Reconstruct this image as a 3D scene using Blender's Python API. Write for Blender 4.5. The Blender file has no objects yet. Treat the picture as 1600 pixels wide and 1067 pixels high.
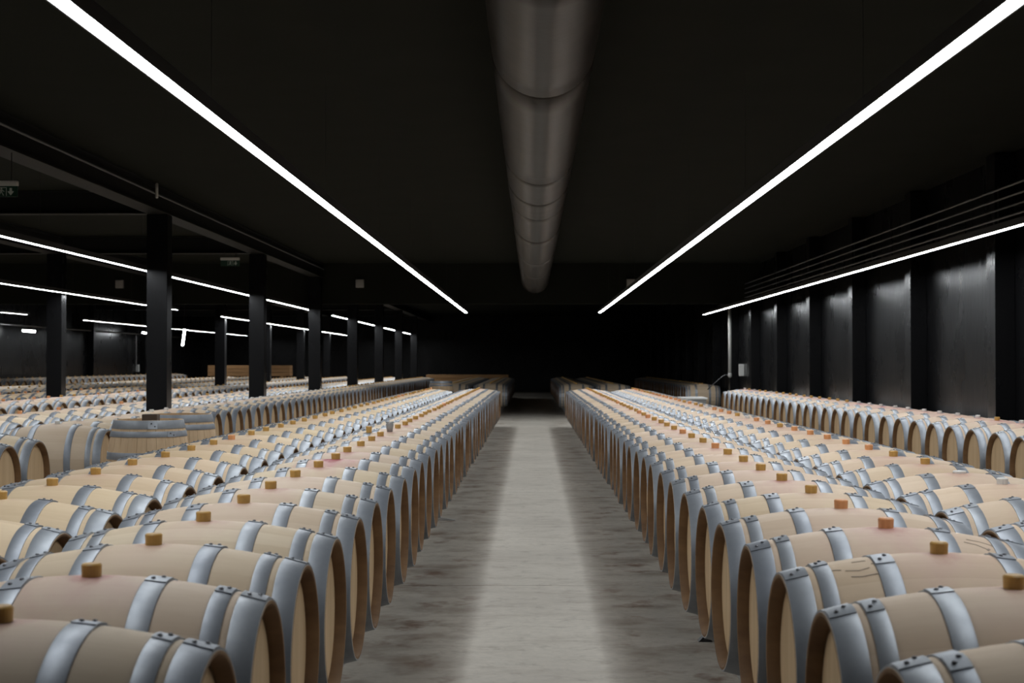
import bpy, bmesh, math, random
from mathutils import Vector, Matrix
random.seed(7)
scene = bpy.context.scene
col = scene.collection
PI = math.pi

# ------------------------------------------------------------------ camera, world, exposure
CAMZ = 1.418                       # lens height above the concrete floor
FPX = 2345.0                       # focal length in pixels of the 1600 px frame
cam_d = bpy.data.cameras.new('camera')
cam_d.sensor_width = 36.0
cam_d.lens = FPX / 1600 * 36.0
cam_d.clip_end = 300
cam_d.dof.use_dof = True
cam_d.dof.focus_distance = 9.0
cam_d.dof.aperture_fstop = 5.6
cam = bpy.data.objects.new('camera', cam_d)
col.objects.link(cam)
cam.location = (0, 0, CAMZ)
cam.rotation_euler = (PI/2 + math.atan(34.1/FPX), 0, math.atan(31.3/FPX))
scene.camera = cam

world = bpy.data.worlds.new('world')
scene.world = world
world.use_nodes = True
world.node_tree.nodes['Background'].inputs[0].default_value = (0, 0, 0, 1)
world.node_tree.nodes['Background'].inputs[1].default_value = 0.0

scene.view_settings.view_transform = 'Standard'
scene.view_settings.look = 'None'
scene.view_settings.gamma = 1.0
scene.view_settings.use_curve_mapping = False
scene.view_settings.exposure = 0.0
LED_STRENGTH = 43.0
LED_COLOR = (0.93, 0.97, 1.0)

# ------------------------------------------------------------------ materials
def new_mat(name):
    m = bpy.data.materials.new(name)
    m.use_nodes = True
    nt = m.node_tree
    b = nt.nodes['Principled BSDF']
    return m, nt, b

def nd(nt, kind, **kw):
    n = nt.nodes.new(kind)
    for k, v in kw.items():
        setattr(n, k, v)
    return n

def math_n(nt, op, a, b=None, clamp=False):
    n = nt.nodes.new('ShaderNodeMath'); n.operation = op; n.use_clamp = clamp
    for i, v in enumerate((a, b)):
        if v is None: continue
        if isinstance(v, (int, float)): n.inputs[i].default_value = v
        else: nt.links.new(v, n.inputs[i])
    return n.outputs[0]

def mix_c(nt, fac, a, b, mode='MIX'):
    n = nt.nodes.new('ShaderNodeMix'); n.data_type = 'RGBA'; n.blend_type = mode
    for sock, v in ((n.inputs[0], fac), (n.inputs[6], a), (n.inputs[7], b)):
        if isinstance(v, (int, float)): sock.default_value = v
        elif isinstance(v, tuple): sock.default_value = v if len(v) == 4 else (*v, 1)
        else: nt.links.new(v, sock)
    return n.outputs[2]

def noise(nt, vec, scale, detail=4, rough=0.55):
    n = nt.nodes.new('ShaderNodeTexNoise')
    n.inputs['Scale'].default_value = scale
    n.inputs['Detail'].default_value = detail
    n.inputs['Roughness'].default_value = rough
    if vec is not None: nt.links.new(vec, n.inputs['Vector'])
    return n.outputs['Fac']

def ramp(nt, fac, p0, p1, c0=(0, 0, 0), c1=(1, 1, 1)):
    n = nt.nodes.new('ShaderNodeValToRGB')
    e = n.color_ramp.elements
    e[0].position = p0; e[0].color = (*c0, 1)
    e[1].position = p1; e[1].color = (*c1, 1)
    nt.links.new(fac, n.inputs[0])
    return n.outputs[0]

def mapping(nt, vec, scale):
    n = nt.nodes.new('ShaderNodeMapping')
    n.inputs['Scale'].default_value = scale
    nt.links.new(vec, n.inputs[0])
    return n.outputs[0]

def bump(nt, b, h, strength, dist):
    n = nt.nodes.new('ShaderNodeBump')
    n.inputs['Strength'].default_value = strength
    n.inputs['Distance'].default_value = dist
    nt.links.new(h, n.inputs['Height'])
    nt.links.new(n.outputs[0], b.inputs['Normal'])

def oak_mat(name, base, dark, stain=True, axis='X'):
    """oak: staves of slightly different tone round the barrel axis, grain along it, wine spilt round the bung"""
    m, nt, b = new_mat(name)
    tc = nd(nt, 'ShaderNodeTexCoord').outputs['Object']
    info = nd(nt, 'ShaderNodeObjectInfo')
    sep = nd(nt, 'ShaderNodeSeparateXYZ'); nt.links.new(tc, sep.inputs[0])
    rnd = info.outputs['Random']
    # offset each barrel's texture by its random number
    off = nd(nt, 'ShaderNodeCombineXYZ')
    nt.links.new(math_n(nt, 'MULTIPLY', rnd, 37.0), off.inputs[0])
    nt.links.new(math_n(nt, 'MULTIPLY', rnd, 91.0), off.inputs[1])
    vadd = nd(nt, 'ShaderNodeVectorMath', operation='ADD')
    nt.links.new(tc, vadd.inputs[0]); nt.links.new(off.outputs[0], vadd.inputs[1])
    v = vadd.outputs[0]
    ang = math_n(nt, 'ARCTAN2', sep.outputs[1], sep.outputs[2])
    st = math_n(nt, 'FLOOR', math_n(nt, 'MULTIPLY', math_n(nt, 'ADD', ang, 0.07), 27/(2*PI)))
    wn = nd(nt, 'ShaderNodeTexWhiteNoise', noise_dimensions='2D')
    cb = nd(nt, 'ShaderNodeCombineXYZ')
    nt.links.new(st, cb.inputs[0]); nt.links.new(rnd, cb.inputs[1])
    nt.links.new(cb.outputs[0], wn.inputs['Vector'])
    grain = noise(nt, mapping(nt, v, (2.5, 60, 60)), 1.0, 5, 0.6)
    cloud = noise(nt, mapping(nt, v, (3, 5, 5)), 1.0, 3)
    f = math_n(nt, 'ADD', math_n(nt, 'MULTIPLY', wn.outputs['Value'], 0.34),
               math_n(nt, 'ADD', math_n(nt, 'MULTIPLY', grain, 0.4), math_n(nt, 'MULTIPLY', cloud, 0.4)))
    c = mix_c(nt, ramp(nt, f, 0.22, 0.95), base, dark)
    # knots and dark medullary flecks
    kn = ramp(nt, noise(nt, mapping(nt, v, (5, 11, 11)), 1.0, 2), 0.76, 0.82)
    c = mix_c(nt, math_n(nt, 'MULTIPLY', kn, 0.22), c, tuple(x*0.5 for x in dark))
    c = mix_c(nt, 1.0, c, info.outputs['Color'], 'MULTIPLY')
    if stain:
        # wine spilt round the bung, running down both sides
        px = math_n(nt, 'MULTIPLY', sep.outputs[0], 1.0)
        py = math_n(nt, 'MULTIPLY', sep.outputs[1], 0.75)
        r = math_n(nt, 'SQRT', math_n(nt, 'ADD', math_n(nt, 'MULTIPLY', px, px), math_n(nt, 'MULTIPLY', py, py)))
        n1 = noise(nt, mapping(nt, v, (9, 6, 6)), 1.0, 4, 0.6)
        wide = math_n(nt, 'MULTIPLY_ADD' if False else 'SUBTRACT', math_n(nt, 'MULTIPLY', n1, 0.46), r)
        s1 = ramp(nt, math_n(nt, 'ADD', wide, 0.0), -0.02, 0.17)
        s2 = ramp(nt, math_n(nt, 'SUBTRACT', math_n(nt, 'MULTIPLY', n1, 0.15), r), 0.0, 0.05)
        up = ramp(nt, sep.outputs[2], 0.1, 0.22)
        amt = math_n(nt, 'MULTIPLY', info.outputs['Alpha'], up)
        c = mix_c(nt, math_n(nt, 'MULTIPLY', math_n(nt, 'MULTIPLY', s1, 0.5), amt, True), c, (0.56, 0.33, 0.30))
        c = mix_c(nt, math_n(nt, 'MULTIPLY', math_n(nt, 'MULTIPLY', s2, 0.6), amt, True), c, (0.36, 0.10, 0.11))
    nt.links.new(c, b.inputs['Base Color'])
    b.inputs['Roughness'].default_value = 0.62
    b.inputs['Specular IOR Level'].default_value = 0.3
    seam = math_n(nt, 'FRACT', math_n(nt, 'MULTIPLY', math_n(nt, 'ADD', ang, 0.07), 27/(2*PI)))
    seam = ramp(nt, math_n(nt, 'ABSOLUTE', math_n(nt, 'SUBTRACT', seam, 0.5)), 0.47, 0.5, (1, 1, 1), (0, 0, 0))
    bump(nt, b, math_n(nt, 'ADD', math_n(nt, 'MULTIPLY', seam, 0.3), math_n(nt, 'MULTIPLY', grain, 0.4)), 0.18, 0.002)
    return m

def board_mat(name, base, dark, scale=(12, 1.2, 1.2)):
    m, nt, b = new_mat(name)
    tc = nd(nt, 'ShaderNodeTexCoord').outputs['Object']
    info = nd(nt, 'ShaderNodeObjectInfo')
    off = nd(nt, 'ShaderNodeCombineXYZ')
    nt.links.new(math_n(nt, 'MULTIPLY', info.outputs['Random'], 53.0), off.inputs[1])
    vadd = nd(nt, 'ShaderNodeVectorMath', operation='ADD')
    nt.links.new(tc, vadd.inputs[0]); nt.links.new(off.outputs[0], vadd.inputs[1])
    g = noise(nt, mapping(nt, vadd.outputs[0], scale), 1.0, 5, 0.6)
    c = mix_c(nt, ramp(nt, g, 0.3, 0.75), base, dark)
    nt.links.new(c, b.inputs['Base Color'])
    b.inputs['Roughness'].default_value = 0.7
    b.inputs['Specular IOR Level'].default_value = 0.25
    bump(nt, b, g, 0.2, 0.002)
    return m

def steel_mat():
    m, nt, b = new_mat('galvanised_steel')
    tc = nd(nt, 'ShaderNodeTexCoord').outputs['Object']
    info = nd(nt, 'ShaderNodeObjectInfo')
    off = nd(nt, 'ShaderNodeCombineXYZ')
    nt.links.new(math_n(nt, 'MULTIPLY', info.outputs['Random'], 41.0), off.inputs[0])
    vadd = nd(nt, 'ShaderNodeVectorMath', operation='ADD')
    nt.links.new(tc, vadd.inputs[0]); nt.links.new(off.outputs[0], vadd.inputs[1])
    v = vadd.outputs[0]
    n1 = noise(nt, mapping(nt, v, (14, 14, 14)), 1.0, 4)
    n2 = noise(nt, mapping(nt, v, (130, 30, 30)), 1.0, 3)
    c = mix_c(nt, ramp(nt, n1, 0.25, 0.8), (0.345, 0.365, 0.39), (0.265, 0.285, 0.312))
    dk = ramp(nt, info.outputs['Random'], 0.0, 1.0, (0.82, 0.83, 0.86), (1.0, 1.0, 1.0))
    c = mix_c(nt, 1.0, c, dk, 'MULTIPLY')
    nt.links.new(c, b.inputs['Base Color'])
    b.inputs['Metallic'].default_value = 0.62
    r = math_n(nt, 'ADD', math_n(nt, 'MULTIPLY', n1, 0.18), math_n(nt, 'ADD', math_n(nt, 'MULTIPLY', n2, 0.08), 0.37))
    nt.links.new(r, b.inputs['Roughness'])
    bump(nt, b, n1, 0.12, 0.004)
    return m

def plain(name, c, rough=0.5, metal=0.0, spec=0.5, nscale=None, namt=0.3, bmp=0.0):
    m, nt, b = new_mat(name)
    b.inputs['Roughness'].default_value = rough
    b.inputs['Metallic'].default_value = metal
    b.inputs['Specular IOR Level'].default_value = spec
    if nscale:
        tc = nd(nt, 'ShaderNodeTexCoord').outputs['Object']
        g = noise(nt, tc, nscale, 5)
        cc = mix_c(nt, ramp(nt, g, 0.3, 0.75), c, tuple(x*(1-namt) for x in c))
        nt.links.new(cc, b.inputs['Base Color'])
        if bmp: bump(nt, b, g, bmp, 0.01)
    else:
        b.inputs['Base Color'].default_value = (*c, 1)
    return m

def concrete_mat():
    m, nt, b = new_mat('worn_concrete')
    tc = nd(nt, 'ShaderNodeNewGeometry').outputs['Position']
    big = noise(nt, mapping(nt, tc, (0.9, 0.7, 1)), 1.0, 6, 0.62)
    fine = noise(nt, mapping(nt, tc, (22, 22, 1)), 1.0, 5, 0.6)
    strk = noise(nt, mapping(nt, tc, (2.2, 2.6, 1)), 1.0, 5, 0.6)
    c = mix_c(nt, ramp(nt, big, 0.32, 0.68), (0.51, 0.47, 0.405), (0.39, 0.355, 0.305))
    c = mix_c(nt, math_n(nt, 'MULTIPLY', ramp(nt, fine, 0.35, 0.7), 0.35), c, (0.30, 0.28, 0.25))
    # brown wine drips, mostly beside the rows
    sep = nd(nt, 'ShaderNodeSeparateXYZ'); nt.links.new(tc, sep.inputs[0])
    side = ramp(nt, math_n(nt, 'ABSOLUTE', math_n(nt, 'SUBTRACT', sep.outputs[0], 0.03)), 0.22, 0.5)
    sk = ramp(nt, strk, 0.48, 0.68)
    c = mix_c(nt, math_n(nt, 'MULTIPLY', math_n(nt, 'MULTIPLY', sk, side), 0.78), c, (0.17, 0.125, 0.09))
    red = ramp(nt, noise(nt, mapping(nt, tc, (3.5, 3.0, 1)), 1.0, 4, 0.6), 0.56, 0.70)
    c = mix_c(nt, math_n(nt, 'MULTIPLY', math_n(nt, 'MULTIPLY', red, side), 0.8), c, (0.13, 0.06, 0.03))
    pits = ramp(nt, noise(nt, mapping(nt, tc, (7, 7, 1)), 1.0, 6, 0.7), 0.53, 0.68)
    c = mix_c(nt, math_n(nt, 'MULTIPLY', pits, 0.5), c, (0.22, 0.19, 0.16))
    scuff = ramp(nt, noise(nt, mapping(nt, tc, (1.8, 5.0, 1)), 1.0, 6, 0.7), 0.50, 0.66)
    c = mix_c(nt, math_n(nt, 'MULTIPLY', scuff, 0.4), c, (0.25, 0.21, 0.17))
    nt.links.new(c, b.inputs['Base Color'])
    b.inputs['Roughness'].default_value = 0.6
    b.inputs['Specular IOR Level'].default_value = 0.35
    bump(nt, b, fine, 0.15, 0.004)
    return m

def black_paint():
    m, nt, b = new_mat('satin_black_paint')
    tc = nd(nt, 'ShaderNodeNewGeometry').outputs['Position']
    g = noise(nt, mapping(nt, tc, (1.5, 1.5, 0.9)), 1.0, 4)
    g2 = noise(nt, mapping(nt, tc, (9, 9, 3)), 1.0, 4)
    c = mix_c(nt, g, (0.0065, 0.0065, 0.0072), (0.0045, 0.0045, 0.005))
    nt.links.new(c, b.inputs['Base Color'])
    b.inputs['Specular IOR Level'].default_value = 0.15
    nt.links.new(math_n(nt, 'ADD', math_n(nt, 'MULTIPLY', g, 0.22), 0.18), b.inputs['Roughness'])
    bump(nt, b, g2, 0.12, 0.02)
    return m

def emit_mat(name, c, s):
    m, nt, b = new_mat(name)
    b.inputs['Base Color'].default_value = (0.8, 0.8, 0.8, 1)
    b.inputs['Emission Color'].default_value = (*c, 1)
    b.inputs['Emission Strength'].default_value = s
    return m

M = {}
M['oak'] = oak_mat('oak_staves', (0.69, 0.567, 0.428), (0.55, 0.425, 0.295))
M['oak_end'] = board_mat('toasted_stave_ends', (0.23, 0.13, 0.06), (0.12, 0.062, 0.028), (3, 9, 9))
M['head'] = board_mat('oak_head_boards', (0.60, 0.43, 0.255), (0.46, 0.31, 0.17), (3, 16, 1.1))
M['steel'] = steel_mat()
M['rivet'] = plain('dark_rivet_steel', (0.13, 0.13, 0.14), 0.4, 0.8)
M['amber'] = plain('amber_silicone', (0.62, 0.36, 0.10), 0.38, nscale=30, namt=0.3)
M['orange'] = plain('orange_silicone', (0.78, 0.36, 0.15), 0.38, nscale=30, namt=0.2)
M['white_bung'] = plain('white_silicone', (0.70, 0.68, 0.64), 0.4)
M['concrete'] = concrete_mat()
M['joint'] = plain('dark_joint', (0.05, 0.045, 0.04), 0.9)
M['rail'] = plain('pale_concrete_rail', (0.42, 0.41, 0.39), 0.75, nscale=8, namt=0.3)
M['black'] = black_paint()
M['ceil'] = plain('matt_black_ceiling', (0.019, 0.020, 0.016), 0.9, spec=0.04, nscale=1.5, namt=0.15)
M['beam'] = plain('black_painted_steel', (0.011, 0.011, 0.010), 0.6, spec=0.15)
M['housing'] = plain('black_aluminium', (0.02, 0.02, 0.02), 0.5)
M['led'] = emit_mat('led_diffuser', LED_COLOR, LED_STRENGTH)
M['duct'] = plain('dull_foil_duct', (0.040, 0.033, 0.028), 0.33, 0.03, 0.12, nscale=3.0, namt=0.35, bmp=0.35)
M['seam'] = plain('dark_duct_tape', (0.02, 0.018, 0.016), 0.6)
M['pipe'] = plain('grey_pipe', (0.13, 0.13, 0.13), 0.4, 0.5)
M['white_plastic'] = plain('white_plastic', (0.55, 0.55, 0.53), 0.45)
M['pale_box'] = plain('pale_grey_plastic', (0.33, 0.32, 0.30), 0.5)
M['timber'] = board_mat('brown_timber', (0.36, 0.20, 0.09), (0.22, 0.12, 0.05), (1.5, 9, 9))
M['black_rubber'] = plain('black_rubber', (0.012, 0.012, 0.013), 0.5)
M['mark'] = plain('grey_marker_ink', (0.34, 0.27, 0.22), 0.8)
M['sign_green'] = plain('dark_green_sign', (0.012, 0.05, 0.03), 0.4)
M['sign_white'] = plain('white_sign_print', (0.55, 0.60, 0.56), 0.5)
M['dark_wood'] = plain('dark_stained_wood', (0.07, 0.045, 0.03), 0.6, nscale=20)
M['cart_white'] = plain('white_enamel', (0.72, 0.72, 0.70), 0.4)
M['cart_grey'] = plain('grey_metal', (0.26, 0.26, 0.25), 0.45, 0.4)
gm, gnt, gb = new_mat('clear_glass')
gb.inputs['Base Color'].default_value = (0.9, 0.88, 0.86, 1)
gb.inputs['Transmission Weight'].default_value = 0.75
gb.inputs['Roughness'].default_value = 0.12
M['glass'] = gm
M['murky'] = plain('murky_liquid', (0.30, 0.27, 0.24), 0.4)

# ------------------------------------------------------------------ mesh helpers
def mesh_of(name, verts, faces, mats, fm=None, smooth=False):
    me = bpy.data.meshes.new(name)
    me.from_pydata(verts, [], faces)
    for m in mats: me.materials.append(m)
    if fm: me.polygons.foreach_set('material_index', fm)
    if smooth: me.polygons.foreach_set('use_smooth', [True]*len(me.polygons))
    me.update()
    return me

class MB:
    def __init__(self): self.v = []; self.f = []; self.m = []
    def add(self, vs, fs, mi=0):
        o = len(self.v); self.v += [tuple(p) for p in vs]
        for f in fs: self.f.append(tuple(i+o for i in f)); self.m.append(mi)
    def box(self, x0, x1, y0, y1, z0, z1, mi=0):
        vs = [(x, y, z) for x in (x0, x1) for y in (y0, y1) for z in (z0, z1)]
        self.add(vs, [(0, 1, 3, 2), (4, 6, 7, 5), (0, 4, 5, 1), (2, 3, 7, 6), (0, 2, 6, 4), (1, 5, 7, 3)], mi)
    def bevbox(self, x0, x1, y0, y1, z0, z1, w=0.01, mi=0):
        bm = bmesh.new()
        bmesh.ops.create_cube(bm, size=1)
        for v in bm.verts:
            v.co = ((x0+x1)/2+v.co.x*(x1-x0), (y0+y1)/2+v.co.y*(y1-y0), (z0+z1)/2+v.co.z*(z1-z0))
        bmesh.ops.bevel(bm, geom=bm.edges[:], offset=w, segments=2, affect='EDGES', profile=0.6)
        bm.verts.index_update()
        self.add([v.co[:] for v in bm.verts], [[v.index for v in f.verts] for f in bm.faces], mi)
        bm.free()
    def lathe(self, prof, seg, axis='X', mis=None, close=False, c=(0, 0, 0)):
        """prof: [(t, r)] along the axis"""
        o = len(self.v); n = len(prof)
        for t, r in prof:
            for k in range(seg):
                a = 2*PI*k/seg; s, co = r*math.sin(a), r*math.cos(a)
                p = (t, s, co) if axis == 'X' else ((co, s, t) if axis == 'Z' else (s, t, co))
                self.v.append((p[0]+c[0], p[1]+c[1], p[2]+c[2]))
        rng = n if close else n-1
        for i in range(rng):
            j = (i+1) % n
            for k in range(seg):
                l = (k+1) % seg
                q = (o+i*seg+k, o+i*seg+l, o+j*seg+l, o+j*seg+k)
                if axis == 'X': q = q[::-1]
                self.f.append(q); self.m.append(mis[i] if mis else 0)
    def tube(self, pts, r, seg=8, mi=0):
        pts = [Vector(p) for p in pts]; o = len(self.v)
        for i, p in enumerate(pts):
            d = (pts[min(i+1, len(pts)-1)] - pts[max(i-1, 0)]).normalized()
            u = d.cross(Vector((0, 0, 1)))
            if u.length < 1e-3: u = Vector((1, 0, 0))
            u.normalize(); w = d.cross(u)
            for k in range(seg):
                a = 2*PI*k/seg
                self.v.append(tuple(p + (u*math.cos(a)+w*math.sin(a))*r))
        for i in range(len(pts)-1):
            for k in range(seg):
                l = (k+1) % seg
                self.f.append((o+i*seg+k, o+i*seg+l, o+(i+1)*seg+l, o+(i+1)*seg+k)); self.m.append(mi)
        self.f.append(tuple(o+k for k in range(seg))[::-1]); self.m.append(mi)
        self.f.append(tuple(o+(len(pts)-1)*seg+k for k in range(seg))); self.m.append(mi)
    def mesh(self, name, mats, smooth=False):
        if not isinstance(mats, (list, tuple)): mats = [mats]
        return mesh_of(name, self.v, self.f, mats, self.m, smooth)

def obj(name, me, parent=None, loc=(0, 0, 0), rot=(0, 0, 0)):
    o = bpy.data.objects.new(name, me)
    col.objects.link(o)
    o.location = loc; o.rotation_euler = rot
    if parent: o.parent = parent
    return o

def build(name, mb, mats, parent=None, loc=(0, 0, 0), rot=(0, 0, 0), smooth=False):
    return obj(name, mb.mesh(name, mats, smooth), parent, loc, rot)

def tag(o, label, cat, group=None):
    o['label'] = label; o['category'] = cat
    if group: o['group'] = group
    return o

def thing(name, label, cat, loc=(0, 0, 0), rz=0, group=None):
    o = obj(name, None, None, loc, (0, 0, rz)); o.empty_display_size = 0.1
    return tag(o, label, cat, group)

def struct(o):
    o['kind'] = 'structure'; return o

def boxobj(name, mat, x0, x1, y0, y1, z0, z1, parent=None, bev=0.0):
    """a box whose origin is its own base centre"""
    cx, cy = (x0+x1)/2, (y0+y1)/2
    b = MB()
    if bev: b.bevbox(x0-cx, x1-cx, y0-cy, y1-cy, 0, z1-z0, bev)
    else: b.box(x0-cx, x1-cx, y0-cy, y1-cy, 0, z1-z0)
    return build(name, b, mat, parent, (cx, cy, z0))

# ------------------------------------------------------------------ the room
XL, XR, YN, YF, ZC = -16.3, 5.36, -5.0, 74.0, CAMZ+2.35
LEDZ = CAMZ + 1.28
floor = struct(boxobj('floor', M['joint'], XL-.3, XR+.3, YN-.3, YF+.3, -0.20, -0.012))
ys = [YN-.3, 3.0, 9.6, 16.2, 22.8, 29.4, 38.6, 46, 54, 62, 70, YF+.3]
for a, c in zip(ys[:-1], ys[1:]):
    o = boxobj('slab', M['concrete'], XL-.3, XR+.3, a+.004, c-.004, -0.03, 0.0)
    o.parent = floor; o.matrix_parent_inverse = floor.matrix_world.inverted()
    o.location = (o.location.x-floor.location.x, o.location.y-floor.location.y, o.location.z-floor.location.z)
    o.matrix_parent_inverse = Matrix.Identity(4)
struct(boxobj('ceiling', M['ceil'], XL-.3, XR+.3, YN-.3, YF+.3, ZC, ZC+.2))
struct(boxobj('wall_left', M['black'], XL-.3, XL, YN, YF, 0, ZC))
wr = struct(boxobj('wall_right', M['black'], XR, XR+.3, YN, YF, 0, ZC))
struct(boxobj('wall_back', M['black'], XL-.3, XR+.3, YF, YF+.3, 0, ZC))
struct(boxobj('wall_front', M['black'], XL-.3, XR+.3, YN-.3, YN, 0, ZC))

# pilasters of the right-hand wall
PIL = boxobj('pilaster', M['black'], -0.11, 0.11, 0, 0.31, 0, ZC-0.02, bev=0.006)
PIL_ME = PIL.data; bpy.data.objects.remove(PIL)
for k in range(-2, 15):
    y = 16.72 + 3.72*k
    o = obj('wall_pilaster', PIL_ME, None, (XR-.11, y+.155, 0))
    tag(o, 'black painted pilaster projecting from the wall behind the single barrel row', 'pilaster', 'pilasters of the wall behind the single barrel row')
for y in (55.0, 62.4):
    o = obj('wall_pilaster', PIL_ME, None, (XL+.11, y, 0))
    tag(o, 'black pilaster on the wall beyond all the columns', 'pilaster', 'pilasters of the wall beyond the columns')

# columns on a 7.36 m grid
CY = [20.24 + 7.36*k for k in range(-2, 7)]
COLM = MB(); COLM.bevbox(-.14, .14, -.14, .14, 0, CAMZ+2.02, 0.006)
COL_ME = COLM.mesh('column', M['black'])
for k, y in enumerate(CY):
    o = obj('column', COL_ME, None, (-5.08, y+.14, 0))
    tag(o, 'square black column between barrel rows, in the line nearer the central aisle', 'column', 'columns in the line nearer the central aisle')
    o = obj('column', COL_ME, None, (-8.83, y+.14, 0))
    tag(o, 'square black column between barrel rows, in the line farther from the central aisle', 'column', 'columns in the line farther from the central aisle')

# beams on the columns
def ibeam_y(x, y0, y1, z0, z1, w):
    b = MB(); t = .018
    b.box(-w/2, w/2, y0, y1, 0, t); b.box(-w/2, w/2, y0, y1, z1-z0-t, z1-z0); b.box(-.008, .008, y0, y1, t, z1-z0-t)
    return b
for x, nm in ((-5.06, 'steel beam running along the column line nearer the central aisle'),
              (-8.83, 'steel beam running along the column line farther from the central aisle')):
    b = ibeam_y(x, YN, YF, CAMZ+2.02, ZC, .27)
    tag(build('ceiling_beam', b, M['beam'], None, (x, 0, CAMZ+2.02)), 'black ' + nm, 'beam')
for y in CY:
    if abs(y-34.96) < .3: continue
    for (xa, xb) in ((-8.69, -5.20), (XL, -8.97)):
        b = MB(); t = .016; L = xb-xa-.004
        for z0, z1, w in ((0, t, .2), (.30, .316, .2), (t, .30, .014)):
            b.box(-L/2, L/2, -w/2, w/2, z0, z1)
        tag(build('ceiling_beam', b, M['beam'], None, ((xa+xb)/2, y+.14, ZC-.318)),
            'black steel cross beam between the column lines' if xb > -6 else 'black steel cross beam from the farther column line to the wall',
            'beam', 'cross beams between the column lines' if xb > -6 else 'cross beams beyond the farther column line')
# deep bulkhead across the hall where the first bay ends
struct(boxobj('trim_1', M['ceil'], XL, XR, 35.3, 35.6, CAMZ+1.40, ZC))
# thin conduit clipped along the beam
b = MB(); b.tube([(-4.90, YN+.2, 0), (-4.90, 35.2, 0)], .014, 8)
tag(build('conduit', b, M['pipe'], None, (0, 0, CAMZ+2.21)), 'thin conduit running along the side of the column beam', 'conduit')

# ------------------------------------------------------------------ LED lines
def led(x, y0, y1, z, label, w=.075, group=None):
    r = thing('led_line', label, 'light', (x, y0, z), 0, group)
    L = y1-y0
    b = MB()
    b.box(-w/2-.008, w/2+.008, 0, L, .012, .062)
    b.box(-w/2-.008, -w/2, 0, L, -.004, .012); b.box(w/2, w/2+.008, 0, L, -.004, .012)
    n_h = max(2, int(L/4))
    build('housing', b, M['housing'], r)
    b = MB(); n = max(1, int(L/1.5))
    for i in range(n):
        a, c = L*i/n, L*(i+1)/n
        b.add([(-w/2, a, 0), (w/2, a, 0), (w/2, c, 0), (-w/2, c, 0)], [(0, 3, 2, 1)])
    build('diffuser', b, M['led'], r)
    for i in range(n_h+1):
        y = min(L-.15, .15+(L-.3)*i/n_h)
        h = MB(); h.tube([(0, y, .06), (0, y, ZC-z-.001)], .0012, 6)
        build('hanger', h, M['housing'], r)
    return r
led(-1.665, 3.3, 38.0, LEDZ, 'long white LED line above the two barrel rows between the aisle and the columns')
led(1.71, 3.3, 38.0, LEDZ, 'long white LED line above the two barrel rows between aisle and pilastered wall')
led(4.52, 3.3, 39.6, LEDZ, 'white LED line above the single barrel row by the pilastered wall')
led(-5.34, 3.3, 37.6, LEDZ, 'white LED line just behind the nearer column line, section before the bulkhead')
led(-5.34, 40.2, 68.5, LEDZ, 'white LED line just behind the nearer column line, section beyond the bulkhead')
led(-8.50, 3.3, 35.9, LEDZ, 'white LED line beside the farther column line, section before the bulkhead')
led(-8.50, 41.0, 69.0, LEDZ, 'white LED line beside the farther column line, section beyond the bulkhead')
led(-13.3, 8.0, 39.4, LEDZ, 'white LED line near the wall beyond the columns, section before the bulkhead')
led(-13.3, 44.4, 70.0, LEDZ, 'white LED line near the wall beyond the columns, section beyond the bulkhead')

# ------------------------------------------------------------------ ventilation duct
DX, DR, DZ = 0.07, 0.325, CAMZ+1.965
duct = thing('ventilation_duct', 'round foil-clad ventilation duct hung under the ceiling above the central aisle', 'duct', (DX, 0, DZ))
cuts = [-4.8, -1, 3.2, 6.6, 9.3, 13.8, 15.6, 17.2, 20.5, 24.9, 29.0, 32.5, 35.25]
for i, (a, c) in enumerate(zip(cuts[:-1], cuts[1:])):
    rr = DR + random.uniform(-.004, .004)
    b = MB(); n = 8
    prof = [(a+.012, rr-.012), (a+.03, rr)] + [(a+.03+(c-a-.06)*k/n, rr+random.uniform(-.003, .003)) for k in range(1, n)] + [(c-.03, rr), (c-.012, rr-.012)]
    b.lathe(prof, 48, 'Y')
    build('duct_section', b, M['duct'], duct, smooth=True)
    b = MB(); b.lathe([(c-.014, DR-.014), (c+.014, DR-.014)], 48, 'Y')
    build('duct_joint', b, M['seam'], duct, smooth=True)
    if i % 2 == 0:
        b = MB(); ym = (a+c)/2
        for s in (-1, 1): b.tube([(s*.32, ym, 0), (s*.32, ym, ZC-DZ-.001)], .005, 6)
        build('hanger_rod', b, M['housing'], duct)

# ------------------------------------------------------------------ barrels
LB, RB, RE = 0.475, 0.346, 0.2815
Z0 = 0.16
ZB = Z0 + RB
def prof_r(x): return RB - (RB-RE)*(min(abs(x), LB)/LB)**1.9

def body_mesh(seg=64, nx=18):
    b = MB()
    xs = [-LB+2*LB*i/nx for i in range(nx+1)]
    p = [(-LB+.042, RE-.024), (-LB+.002, RE-.014), (-LB, RE-.010), (-LB, RE-.002)]
    p += [(x, prof_r(x)) for x in xs[1:-1]]
    p = p[:4] + [(-LB+.004, prof_r(LB-.004))] + p[4:] + [(LB-.004, prof_r(LB-.004)), (LB, RE-.002), (LB, RE-.010), (LB-.002, RE-.014), (LB-.042, RE-.024)]
    n = len(p)
    mis = [1, 1, 1] + [0]*(n-7) + [1, 1, 1]
    b.lathe(p, seg, 'X', mis)
    return b.mesh('body', [M['oak'], M['oak_end']], True)

def rivet_mesh():
    b = MB(); b.lathe([(0, .0066), (.0035, .0058), (.0052, .0028), (.0054, .0001)], 8, 'Z')
    return b.mesh('rivet', [M['rivet']], True)

def rivet_spots(x0, x1):
    out = []
    for a, fx in ((0.015, .32), (0.11, .66)):
        r = prof_r(x0)*(1-fx)+prof_r(x1)*fx+.0068
        out.append((x0+(x1-x0)*fx, r*math.sin(a), r*math.cos(a), a))
    return out

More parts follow.
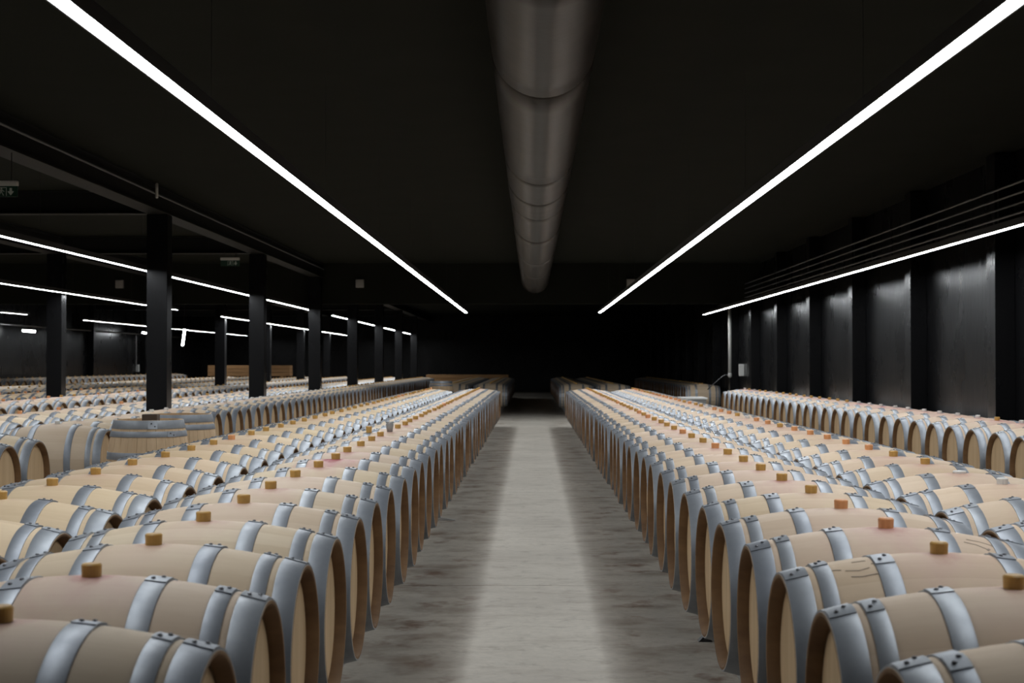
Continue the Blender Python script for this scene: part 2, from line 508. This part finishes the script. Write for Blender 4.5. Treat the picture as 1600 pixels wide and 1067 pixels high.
def hoop_mesh(name, x0, x1, seg=64, rivets=True):
    """hoop on the +x end between |x|=x0 and x1, with lap joint and two rivets near the top"""
    b = MB(); t = .0035
    r0, r1 = prof_r(x0), prof_r(x1)
    b.lathe([(x0, r0-.002), (x0, r0+t), (x0+.002, r0+t+.0008), (x1-.002, r1+t+.0008), (x1, r1+t), (x1, r1-.002)], seg, 'X')
    # lap
    o = len(b.v); na = 5
    a0, a1 = -0.05, 0.20
    for k in range(na+1):
        a = a0+(a1-a0)*k/na
        for x, r in ((x0+.001, r0+t+.0005), (x0+.001, r0+t+.0035), (x1-.001, r1+t+.0035), (x1-.001, r1+t+.0005)):
            b.v.append((x, r*math.sin(a), r*math.cos(a)))
    for k in range(na):
        for j in range(3):
            b.f.append((o+k*4+j, o+k*4+j+1, o+k*4+j+5, o+k*4+j+4)); b.m.append(0)
    b.f.append((o, o+1, o+2, o+3)); b.m.append(0)
    b.f.append(tuple(o+na*4+j for j in (3, 2, 1, 0))); b.m.append(0)
    # rivets
    w = x1-x0
    for a, fx in (((0.015, .32), (0.11, .66)) if rivets else ()):
        xm = x0+w*fx; r = (r0*(1-fx)+r1*fx)+t+.0035
        n = Vector((0, math.sin(a), math.cos(a))); c0 = Vector((xm, 0, 0))+n*r
        ex, ey = Vector((1, 0, 0)), n.cross(Vector((1, 0, 0)))
        rings = [(.0066, 0), (.0058, .0035), (.0028, .0052)]
        o = len(b.v); sg = 8
        for rr, hh in rings:
            for k in range(sg):
                q = c0+n*hh+(ex*math.cos(2*PI*k/sg)+ey*math.sin(2*PI*k/sg))*rr
                b.v.append(tuple(q))
        for i in range(2):
            for k in range(sg):
                l = (k+1) % sg
                b.f.append((o+i*sg+l, o+i*sg+k, o+(i+1)*sg+k, o+(i+1)*sg+l)); b.m.append(1)
        b.f.append(tuple(o+2*sg+k for k in range(sg))[::-1]); b.m.append(1)
    me = b.mesh(name, [M['steel'], M['rivet']], True)
    # crisp edges
    bm = bmesh.new(); bm.from_mesh(me)
    bmesh.ops.recalc_face_normals(bm, faces=bm.faces)
    for e in bm.edges:
        if len(e.link_faces) == 2 and e.calc_face_angle(0) > math.radians(40): e.smooth = False
        if len(e.link_faces) < 2: e.smooth = False
    bm.to_mesh(me); bm.free()
    return me

def head_mesh():
    b = MB(); R = RE-.022
    seg = 48; x0, x1 = LB-.058, LB-.040
    # boards: shallow grooves between seven upright boards are cut as steps in the disc
    b.lathe([(x0, 0.0001), (x0, R), (x1-.006, R), (x1, R-.012), (x1, 0.0001)], seg, 'X')
    me = b.mesh('head', [M['head']])
    return me

def bung_mesh(name, mat, r=.027, h=.034):
    b = MB()
    b.lathe([(-.02, .0001), (-.02, r*.93), (h-.004, r), (h, r-.004), (h, .0001)], 20, 'Z')
    return b.mesh(name, [mat])

HS = {'hh': (LB-.070, LB-.001), 'qh': (LB-.137, LB-.090), 'bh': (LB-.322, LB-.263)}
HN = {'hh': hoop_mesh('head_hoop', *HS['hh'], rivets=False), 'qh': hoop_mesh('quarter_hoop', *HS['qh'], rivets=False), 'bh': hoop_mesh('bilge_hoop', *HS['bh'], rivets=False)}
RIV = rivet_mesh()
ME = {'body': body_mesh(), 'head': head_mesh(),
      'hh': hoop_mesh('head_hoop', LB-.070, LB-.001), 'qh': hoop_mesh('quarter_hoop', LB-.137, LB-.090),
      'bh': hoop_mesh('bilge_hoop', LB-.322, LB-.263),
      'amber': bung_mesh('bung', M['amber']), 'orange': bung_mesh('bung', M['orange']),
      'white': bung_mesh('bung', M['white_bung'], .026, .028), 'flat': bung_mesh('bung', M['white_bung'], .034, .012)}

def barrel(x, y, label, group, bung='amber', tint=(1, 1, 1), stain=0.6, z0=Z0, rz=None):
    rz = random.uniform(-.012, .012) if rz is None else rz
    r = obj('wine_barrel', None, None, (x, y, z0), (0, 0, rz)); r.empty_display_size = .1
    tag(r, label, 'barrel', group)
    o = obj('body', ME['body'], r, (0, 0, RB))
    v = random.uniform(.93, 1.06)
    o.color = (tint[0]*v, tint[1]*v*random.uniform(.985, 1.01), tint[2]*v*random.uniform(.95, 1.03), stain)
    for s in (0, PI):
        obj('head', ME['head'], r, (0, 0, RB), (0, 0, s))
        for nm, k in (('head_hoop', 'hh'), ('quarter_hoop', 'qh'), ('bilge_hoop', 'bh')):
            near = y < 9.5
            h = obj(nm, HN[k] if near else ME[k], r, (0, 0, RB), (random.uniform(-.12, .12), 0, s))
            if near:
                for px, py, pz, a in rivet_spots(*HS[k]): obj('rivet', RIV, h, (px, py, pz), (-a, 0, 0))
    if bung: obj('bung', ME[bung], r, (random.uniform(-.006, .006), 0, 2*RB), (0, 0, 0))
    return r

YEL, PAL, PNK = (1.03, .98, .88), (1.0, 1.0, 1.0), (1.04, 1.0, .99)
rows = {}
L1 = [3.29+.7*k for k in range(44)]
R1 = [3.11+.697*k for k in range(44)]
L2 = [4.85+.7*k for k in range(41)]
R2X = 2.21
R2 = [4.29+.7*k for k in range(42)]
R3 = [12.14+.71*k for k in range(30)]
L3 = [11.36, 12.06]+[14.01+.7*k for k in range(28)]
L4 = [15.4+.7*k for k in range(27)]
L5 = [20.3+.7*k for k in range(20)]
L6 = [25.6+.7*k for k in range(12)]
def amb(p_or, p_wh):
    q = random.random()
    return 'orange' if q < p_or else ('white' if q < p_or+p_wh else 'amber')
for k, y in enumerate(L1):
    st = random.uniform(.35, .9); bg = 'amber' if random.random() > .06 else 'orange'
    lab = 'pale oak barrel with ' + bg + ' bung in the row edging the aisle on the column side'
    grp = 'barrels with ' + bg + ' bungs edging the aisle on the column side'
    if k == 8: lab, st, grp = 'oak barrel edging the aisle whose bung sits in the widest wine-red splash', 2.2, None
    nb = {7: ('the barrel in the widest wine-red splash', 'away from'), 9: ('the barrel in the widest wine-red splash', 'toward'),
          12: ('the barrel carrying the glass tumbler', 'away from'), 14: ('the barrel carrying the glass tumbler', 'toward')}
    if k in nb: lab, grp = 'oak barrel next to %s, %s the bulkhead' % nb[k], None
    if k == len(L1)-1: lab, grp = 'oak barrel ending the aisle row at the cross passage, column side', None
    if k == 13: lab, bg, grp = 'oak barrel with a glass tumbler standing in its bung hole', None, None
    barrel(-1.175+random.uniform(-.008, .008), y, lab, grp, bg, PAL, st)
marked = {}
for k, y in enumerate(R1):
    bg = amb(.12, 0)
    lab = 'pale oak barrel with ' + bg + ' bung in the row edging the aisle on the pilastered-wall side'
    grp = 'barrels with ' + bg + ' bungs edging the aisle on the pilastered-wall side'
    st = random.uniform(.35, .95)
    nb = {1: ('with the faint scribbled marks', 'away from'), 4: ('with two ink strokes', 'toward')}
    if k in nb: lab, grp = 'aisle-row oak barrel next to the one %s, %s the bulkhead' % nb[k], None
    if k == len(R1)-1: lab, grp = 'oak barrel ending the aisle row at the cross passage, pilastered-wall side', None
    if k == 2: lab, grp, bg = 'oak barrel with faint scribbled marks between its hoops, edging the aisle', None, 'amber'
    if k == 3: lab, grp, bg = 'oak barrel with orange bung and two ink strokes beside its hoop', None, 'orange'
    o = barrel(1.218+random.uniform(-.008, .008), y, lab, grp, bg, PNK, st)
    marked[k] = o
for y in L2:
    bg = amb(.08, 0)
    barrel(-2.222+random.uniform(-.01, .01), y, 'honey-coloured oak barrel with ' + bg + ' bung in the second row from the aisle, column side',
           'barrels with ' + bg + ' bungs in the second row on the column side', bg, YEL, random.uniform(.0, .35))
for k, y in enumerate(R2):
    bg = 'flat' if k == 5 else amb(.55, .03)
    lab = 'pale oak barrel with ' + bg + ' bung in the second row from the aisle, pilastered-wall side'
    grp = 'barrels with ' + bg + ' bungs in the second row on the pilastered-wall side'
    if k == len(R2)-1: lab, grp = 'oak barrel ending the second row at the cross passage, pilastered-wall side', None
    if k == 5: lab, grp = 'pale oak barrel in the second row closed by a flat white plug', None
    barrel(R2X+random.uniform(-.005, .005), y, lab, grp, bg, PNK, random.uniform(.3, .8))
for k, y in enumerate(R3):
    wh = 5 <= k < 14 or random.random() < .3
    barrel(4.63+random.uniform(-.008, .008), y,
           'pale oak barrel with ' + ('white' if wh else 'amber') + ' bung in the single row along the pilastered wall',
           'barrels along the pilastered wall with ' + ('white' if wh else 'amber') + ' bungs', 'white' if wh else 'amber', PNK, random.uniform(.7, 1.6))
for k, y in enumerate(L3):
    lab = 'oak barrel with white bung in the row just in front of the nearer column line'
    grp = 'barrels in front of the nearer column line'
    if k < 2: lab, grp = 'oak barrel standing before the gap in the row in front of the nearer columns', 'barrels before the gap in the column row'
    if k == 2: lab, grp = 'oak barrel whose whole side shows beside the gap in its row, near the upright barrels', None
    barrel(-4.445+random.uniform(-.008, .008), y, lab, grp, 'white', (.96, .95, .93), random.uniform(.1, .4))
for y in L4:
    barrel(-5.76+random.uniform(-.008, .008), y, 'oak barrel in the row just behind the nearer column line', 'barrels just behind the nearer column line', amb(.2, .5), PAL, .4)
for y in L5:
    barrel(-7.925+random.uniform(-.008, .008), y, 'oak barrel with its end facing the side aisle, in front of the farther column line', 'barrels in front of the farther column line', amb(.5, 0), PNK, .6)
for y in L6:
    barrel(-9.62+random.uniform(-.008, .008), y, 'oak barrel in the row just behind the farther column line', 'barrels just behind the farther column line', amb(.4, .1), YEL, .4)

# marker strokes on two barrels of the aisle row
def strokes(root, lines, wid=.0028):
    b = MB()
    for pts in lines:
        P = []
        for x, a in pts:
            r = prof_r(x)+.0012
            P.append((Vector((x, r*math.sin(a), r*math.cos(a))), Vector((0, math.sin(a), math.cos(a)))))
        o = len(b.v)
        for i, (p, n) in enumerate(P):
            d = (P[min(i+1, len(P)-1)][0]-P[max(i-1, 0)][0]).normalized()
            s = d.cross(n).normalized()*wid/2
            b.v += [tuple(p-s), tuple(p+s), tuple(p+s-n*.001), tuple(p-s-n*.001)]
        for i in range(len(P)-1):
            for j in range(4):
                q = (o+i*4+j, o+i*4+(j+1) % 4, o+i*4+4+(j+1) % 4, o+i*4+4+j)
                b.f.append(q); b.m.append(0)
    build('marker_strokes', b, M['mark'], root, (0, 0, RB))
strokes(marked[2], [[(-.30, -.30), (-.26, -.33), (-.23, -.30)], [(-.36, -.28), (-.33, -.25), (-.31, -.27)],
                    [(-.29, -.42), (-.26, -.44), (-.22, -.42), (-.19, -.44)], [(-.22, -.22), (-.19, -.24)], [(-.27, -.12), (-.23, -.12)]])
strokes(marked[3], [[(.24, -.34), (.28, -.37), (.315, -.44)], [(.255, -.26), (.30, -.28), (.34, -.33)]])
strokes(marked[3], [[(.312, -.43), (.318, -.45)], [(.336, -.32), (.343, -.34)]], .012)

# plinths the rows lie on
def rails(x, y0, y1, label):
    o = boxobj('barrel_plinth', M['rail'], x-.295, x+.295, y0, y1, 0, Z0-.0008, bev=.006)
    tag(o, label, 'plinth')
rails(-1.175, 2.9, 33.8, 'pale concrete plinth under the barrels edging the aisle on the column side')
rails(1.222, 2.7, 33.5, 'pale concrete plinth under the barrels edging the aisle on the pilastered-wall side')
rails(-2.222, 4.4, 33.3, 'pale concrete plinth under the second barrel row on the column side')
rails(R2X, 3.9, 33.5, 'pale concrete plinth under the second barrel row on the pilastered-wall side')
rails(4.63, 11.7, 33.2, 'pale concrete plinth under the barrels along the pilastered wall')
rails(-4.445, 10.9, 63.2, 'pale concrete plinth under the barrels before the nearer column line')
rails(-5.76, 15.0, 63.2, 'pale concrete plinth under the barrels behind the nearer column line')
rails(-7.925, 19.9, 63.2, 'pale concrete plinth under the barrels before the farther column line')
rails(-9.62, 25.2, 63.2, 'pale concrete plinth under the barrels behind the farther column line')
rails(-11.9, 28, 63.2, 'pale concrete plinth under the first barrel row past the farther column line')
rails(-12.95, 28, 63.2, 'pale concrete plinth under the second barrel row past the farther column line')
rails(-15.1, 36, 63.2, 'pale concrete plinth under the barrels along the wall beyond the columns')
for xx, nm in ((-1.175, 'aisle row on the column side'), (-2.222, 'second row on the column side'), (1.222, 'aisle row on the pilastered-wall side'),
               (R2X, 'second row on the pilastered-wall side'), (4.63, 'row along the pilastered wall')):
    rails(xx, 40.6, 62.5, 'pale concrete plinth under the unlit barrels of the ' + nm)

# every other barrel of the hall, beyond the 300 that show largest
def far_barrels():
    b = MB()
    seg = 20
    xs = [(-LB+.042, 0.0001, 2), (-LB+.042, RE-.02, 1), (-LB, RE-.012, 1), (-LB, RE+.003, 3), (-LB+.07, prof_r(LB-.07)+.004, 0), (-LB+.09, prof_r(LB-.09)+.004, 3),
          (-LB+.137, prof_r(LB-.137)+.004, 0), (-LB+.263, prof_r(LB-.263)+.004, 3), (-LB+.322, prof_r(LB-.322)+.004, 0), (0, RB, 0)]
    P = [(t, r) for t, r, m in xs]; ms = [m for t, r, m in xs][:-1]
    P2 = P + [(-t, r) for t, r in P[:-1][::-1]]
    ms2 = ms + ms[::-1]
    specs = []
    for x, y0, y1, dz in ((-4.445, 33.66, 61.5, 0), (-5.76, 34.3, 62, 0), (-7.925, 34.3, 64, 0), (-9.62, 34.0, 64, 0), (-11.9, 30.5, 64, 0), (-12.95, 31, 64, 0),
                          (-15.1, 37.5, 64, .13), (-1.175, 42.2, 61, 0), (-2.222, 42.6, 61, 0), (1.222, 41.2, 61, 0), (2.21, 41.4, 61, 0), (4.63, 41.0, 61, 0)):
        y = y0
        while y < y1:
            specs.append((x+random.uniform(-.01, .01), y, dz)); y += .7
    for x, y, dz in specs:
        b.lathe(P2, seg, 'X', ms2, c=(x, y, ZB+dz))
        b.lathe([(0, .026), (.03, .027), (.03, .0001)], 8, 'Z', [4, 4], c=(x, y, ZB+RB+dz-.002))
    o = build('oak_barrels', b, [M['oak'], M['oak_end'], M['head'], M['steel'], M['amber']], smooth=False)
    o.color = (.97, .95, .92, 0)
    o['kind'] = 'stuff'
    tag(o, 'distant rows of oak barrels filling the far bays of the cellar', 'barrels')
far_barrels()

# upright barrels
def upright(x, y, label, group=None):
    r = thing('upright_barrel', label, 'barrel', (x, y, 0), random.uniform(0, 6), group)
    NS = 26; nz = 10
    for k in range(NS):
        a0 = 2*PI*k/NS; a1 = 2*PI*(k+1)/NS-.006
        b = MB(); o = 0
        for i in range(nz+1):
            t = -LB+2*LB*i/nz; R = prof_r(t)
            for a in (a0, (a0+a1)/2, a1): b.v.append((R*math.cos(a), R*math.sin(a), t+LB))
            for a in (a1, a0): b.v.append(((R-.024)*math.cos(a), (R-.024)*math.sin(a), t+LB))
        for i in range(nz):
            for j in range(5):
                b.f.append((i*5+j, i*5+(j+1) % 5, i*5+5+(j+1) % 5, i*5+5+j)); b.m.append(0)
        b.f.append((0, 4, 3, 2, 1)); b.m.append(0)
        b.f.append(tuple(nz*5+j for j in range(5))); b.m.append(0)
        build('stave', b, M['stave'], r)
    for s in (1, -1):
        ry = -PI/2*s
        for nm, kk in (('head_hoop', 'hh'), ('quarter_hoop', 'qh'), ('bilge_hoop', 'bh')):
            obj(nm, ME[kk], r, (0, 0, LB), (0, ry, random.uniform(0, 1)))
        obj('head', ME['head'], r, (0, 0, LB), (0, ry, 0))
    return r
M['stave'] = board_mat('oak_stave_boards', (0.60, 0.44, 0.28), (0.46, 0.31, 0.18), (14, 14, 1.2))
upright(-3.20, 12.5, 'upright oak barrel with a dark wooden block on its lid')
upright(-3.25, 13.85, 'upright oak barrel standing behind the one with the block, before the gap in the row')
upright(-2.42, 39.9, 'lone upright barrel in the dim cross passage at the far end of the second row')
b = MB(); b.bevbox(-.064, .064, -.05, .05, 0, .084, .006)
tag(build('wood_block', b, M['dark_wood'], None, (-3.17, 12.45, 2*LB-.039)), 'dark wooden block lying on the lid of an upright barrel', 'block')

# loose things on and by the rows
g = thing('glass_tumbler', 'half-filled glass tumbler standing on top of a barrel', 'glass', (-1.175, L1[13], Z0+2*RB+.0005))
b = MB(); b.lathe([(0, .0001), (0, .024), (.084, .034), (.084, .031), (.008, .022), (.008, .0001)], 24, 'Z')
build('glass', b, M['glass'], g, smooth=True)
b = MB(); b.lathe([(.009, .0001), (.009, .0215), (.048, .0262), (.048, .0001)], 24, 'Z')
build('liquid', b, M['murky'], g)
b = MB(); b.lathe([(0, .0001), (0, .023), (.05, .026), (.054, .023), (.054, .0001)], 20, 'Z')
tag(build('loose_bung', b, M['amber'], None, (-1.345, L1[13]-.02, Z0+RB+prof_r(.145)+.0003)), 'amber bung pulled out and stood upright next to the glass tumbler', 'bung')
# black wedge at the foot of the wall-side aisle row
b = MB()
pts = [(-.035, 0), (.035, 0), (.012, .05)]; inn = [(-.012, .010), (.018, .010), (.009, .032)]
for yy in (-.03, .03):
    for p in pts+inn: b.v.append((p[0], yy, p[1]))
for i in range(3):
    j = (i+1) % 3
    for fc in ((i, j, j+3, i+3), (i+6, i+9, j+9, j+6), (i, i+6, j+6, j), (i+3, j+3, j+9, i+9)): b.f.append(fc); b.m.append(0)
tag(build('wheel_chock', b, M['black_rubber'], None, (.882, 7.70, 0)), 'small black open wedge on the floor at the foot of the aisle row', 'wedge')
b = MB(); b.add([(-.08, -.02, 0), (.08, -.02, 0), (.08, .02, 0), (-.08, .02, 0), (-.08, -.02, .035), (-.08, .02, .035), (.08, -.02, .006), (.08, .02, .006)],
                [(0, 3, 2, 1), (4, 6, 7, 5), (0, 1, 6, 4), (3, 5, 7, 2), (0, 4, 5, 3), (1, 2, 7, 6)])
tag(build('wooden_wedge', b, M['rail'], None, (-.775, 13.57, 0)), 'pale wedge lying on the floor beside the aisle barrels on the column side', 'wedge')

# cart in the passage between the second row and the wall row
r = thing('flat_cart', 'white-topped grey cart standing at the far end of the passage beside the wall row', 'cart', (3.52, 34.6, 0))
b = MB(); b.bevbox(-.46, .46, -.5, .5, .60, .64, .006); build('deck', b, M['cart_white'], r)
b = MB(); b.box(-.43, .43, -.47, .47, .22, .599); build('side_panel', b, M['cart_grey'], r)
for sx in (-1, 1):
    for sy in (-1, 1):
        b = MB(); b.lathe([(-.02, .0001), (-.02, .09), (-.015, .1), (.015, .1), (.02, .09), (.02, .0001)], 16, 'X', c=(sx*.38, sy*.40, .1))
        b.box(sx*.38-.03, sx*.38-.024, sy*.40-.03, sy*.40+.03, .08, .22); b.box(sx*.38+.024, sx*.38+.03, sy*.40-.03, sy*.40+.03, .08, .22)
        build('wheel', b, M['black_rubber'], r)

# stacked timber far behind
def timber(x0, x1, y, n, z0, label, h=.16):
    r = thing('timber_stack', label, 'timber', ((x0+x1)/2, y, 0))
    for sx in (-1, 1):
        b = MB(); b.box(sx*(x1-x0)*.4-.06, sx*(x1-x0)*.4+.06, -.4, .4, 0, z0); build('support', b, M['timber'], r)
    for k in range(n):
        b = MB(); j = random.uniform(-.05, .05)
        b.bevbox(-(x1-x0)/2+j, (x1-x0)/2+j, -.4, .4, z0+k*h, z0+k*h+h-.012, .008); build('plank', b, M['timber'], r)
timber(-4.55, -1.0, 65.0, 3, .46, 'stack of brown planks in the dark behind the lone upright barrel')
timber(-14.2, -10.6, 66.0, 3, .86, 'stack of brown planks behind the distant rows beyond the farther columns')

# ------------------------------------------------------------------ fittings on walls and beams
r = thing('wall_guard_rail', 'four thin parallel rails on brackets along the wall above the LED line', 'rail', (XR-.36, 0, CAMZ))
for k, H in enumerate((1.86, 1.75, 1.645, 1.545)):
    b = MB(); b.tube([(0, 8, H), (0, 40.5, H)], .013, 8); build('rail_bar', b, M['pipe'], r)
for y in [9+2.4*k for k in range(14)]:
    b = MB(); b.box(.014, .03, y-.02, y+.02, 1.50, 1.90); b.box(.03, .36, y-.012, y+.012, 1.69, 1.715); build('bracket', b, M['beam'], r)

r = thing('drain_pipe', 'pale vertical pipe on the far part of the pilastered wall with a thin hose', 'pipe', (XR-.28, 38.62, 0))
b = MB(); b.tube([(0, 0, 1.15), (0, 0, 2.95)], .045, 12); build('pipe', b, M['white_plastic'], r, smooth=True)
b = MB(); b.lathe([(1.05, .02), (1.08, .05), (1.15, .055), (1.17, .045)], 12, 'Z'); build('coupling', b, M['white_plastic'], r, smooth=True)
b = MB(); b.tube([(0, 0, 1.12), (-.12, -.02, 1.12), (-.2, -.03, 1.08), (-.38, -.05, .93), (-.58, -.08, .75)], .011, 8); build('hose', b, M['pipe'], r, smooth=True)
def wallbox(x, y, z, sx, sy, sz, label, grp=None, m='white_plastic'):
    b = MB(); b.bevbox(-sx/2, sx/2, -sy/2, sy/2, -sz/2, sz/2, .012)
    r = thing('junction_box', label, 'box', (x, y, z), 0, grp)
    build('case', b, M[m], r)
    b = MB()
    if sy < sx: b.bevbox(-sx*.38, sx*.38, -sy/2-.006, -sy/2+.002, -sz*.38, sz*.38, .003)
    else: b.bevbox(-sx/2-.006, -sx/2+.002, -sy*.38, sy*.38, -sz*.38, sz*.38, .003)
    build('cover', b, M[m], r)
wallbox(XR-.06, 38.05, CAMZ-.17, .12, .14, .30, 'white electric box beside the vertical pipe on the pilastered wall')
wallbox(-4.05, 35.24, CAMZ+1.875, .19, .10, .19, 'square pale box on the bulkhead near the nearer column line', None, 'pale_box')
wallbox(2.32, 35.24, CAMZ+1.88, .19, .10, .19, 'square pale box on the bulkhead just above the pilaster-side LED line', None, 'pale_box')
wallbox(-9.72, 35.24, CAMZ+1.865, .19, .10, .19, 'square pale box on the bulkhead past the farther column line', None, 'pale_box')
wallbox(XL+.06, 61.6, CAMZ-.2, .12, .16, .30, 'white electric box on the wall beyond the columns')
b = MB(); b.tube([(0, 40, 0), (0, 71, 0)], .03, 8)
tag(build('wall_pipe', b, M['pipe'], None, (XL+.12, 0, CAMZ+1.2)), 'long grey pipe along the wall beyond the columns', 'pipe')
b = MB(); b.tube([(0, 0, 1.3), (0, 0, 2.55)], .03, 8)
tag(build('wall_pipe', b, M['pipe'], None, (XL+.1, 61.2, 0)), 'short vertical pipe on the wall beyond the columns', 'pipe')

def exit_sign(x, y, z, label, w=.32):
    r = thing('exit_sign', label, 'sign', (x, y, z))
    b = MB(); b.bevbox(-w/2, w/2, -.035, .035, 0, .05, .008); build('lamp_case', b, M['white_plastic'], r)
    b = MB(); b.box(-w/2, w/2, -.006, .006, -.105, -.001); build('panel', b, M['sign_green'], r)
    p = MB()
    # arrow pointing down
    ax = w*.30
    p.add([(ax-.012, -.008, -.02), (ax+.012, -.008, -.02), (ax+.012, -.008, -.055), (ax-.012, -.008, -.055)], [(0, 3, 2, 1)])
    p.add([(ax-.032, -.008, -.052), (ax+.032, -.008, -.052), (ax, -.008, -.092)], [(0, 2, 1)])
    # running figure and doorway
    fx = w*.02
    p.lathe([(-.0085, .0001), (-.0085, .010)], 10, 'Y', c=(fx, 0, -.024))
    for q in ([(-.010, -.034), (.010, -.036), (.004, -.066), (-.012, -.062)], [(.0, -.06), (.010, -.064), (.026, -.092), (.016, -.094)],
              [(-.012, -.06), (-.002, -.064), (-.014, -.082), (-.034, -.088)], [(.008, -.036), (.030, -.052), (.026, -.058), (.006, -.046)],
              [(-.008, -.036), (-.028, -.044), (-.026, -.052), (-.006, -.046)]):
        p.add([(fx+u, -.0085, v) for u, v in q], [(0, 3, 2, 1)])
    for q in ((-.05, -.044, -.096, -.014), (.044, .05, -.096, -.014), (-.05, .05, -.02, -.014)):
        p.box(fx+q[0], fx+q[1], -.009, -.007, q[2], q[3])
    build('pictogram', p, M['sign_white'], r)
    b = MB()
    for s in (-1, 1): b.tube([(s*.1, 0, .05), (s*.1, 0, CAMZ+2.02-z)], .005, 6)
    build('hanger', b, M['housing'], r)
exit_sign(-5.09, 14.3, CAMZ+1.70, 'emergency exit sign with running figure and down arrow hung under the column beam')
exit_sign(-5.45, 27.0, CAMZ+1.86, 'smaller-looking exit sign farther along the nearer column line', .34)
b = MB(); b.lathe([(-.10, .0001), (-.097, .012), (-.085, .02), (.085, .02), (.097, .012), (.10, .0001)], 14, 'Z')
r = thing('wall_lamp', 'small unlit white capsule lamp fixed on the column beam', 'lamp', (-4.86, 19.35, CAMZ+2.235))
build('capsule', b, M['white_plastic'], r, smooth=True)
b = MB(); b.box(-.06, -.012, -.012, .012, -.03, .03); build('bracket', b, M['housing'], r)

def tube_lamp(loc, p, label):
    r = thing('tube_lamp', label, 'lamp', loc)
    q = Vector(p); b = MB(); b.tube([(0, 0, 0), tuple(q)], .034, 10); build('tube', b, M['led'], r)
    e = MB(); d = q.normalized(); e.tube([tuple(-d*.05), tuple(d*.004)], .038, 10); e.tube([tuple(q-d*.004), tuple(q+d*.05)], .038, 10)
    build('end_cap', e, M['housing'], r)
    h = MB(); h.tube([(0, 0, .03), (0, 0, ZC-loc[2]-.001)], .006, 6); build('hanger', h, M['housing'], r)
tube_lamp((-10.45, 45.0, CAMZ+1.03), (-.06, 0, -.5), 'short LED tube hanging upright past the farther column line')
tube_lamp((-15.9, 46.6, CAMZ+1.02), (.38, .1, -.03), 'short LED tube near the wall beyond the columns, nearer the bulkhead')
tube_lamp((-15.7, 60.2, CAMZ+1.24), (.3, .1, -.06), 'short LED tube near the wall beyond the columns, by the white electric box')
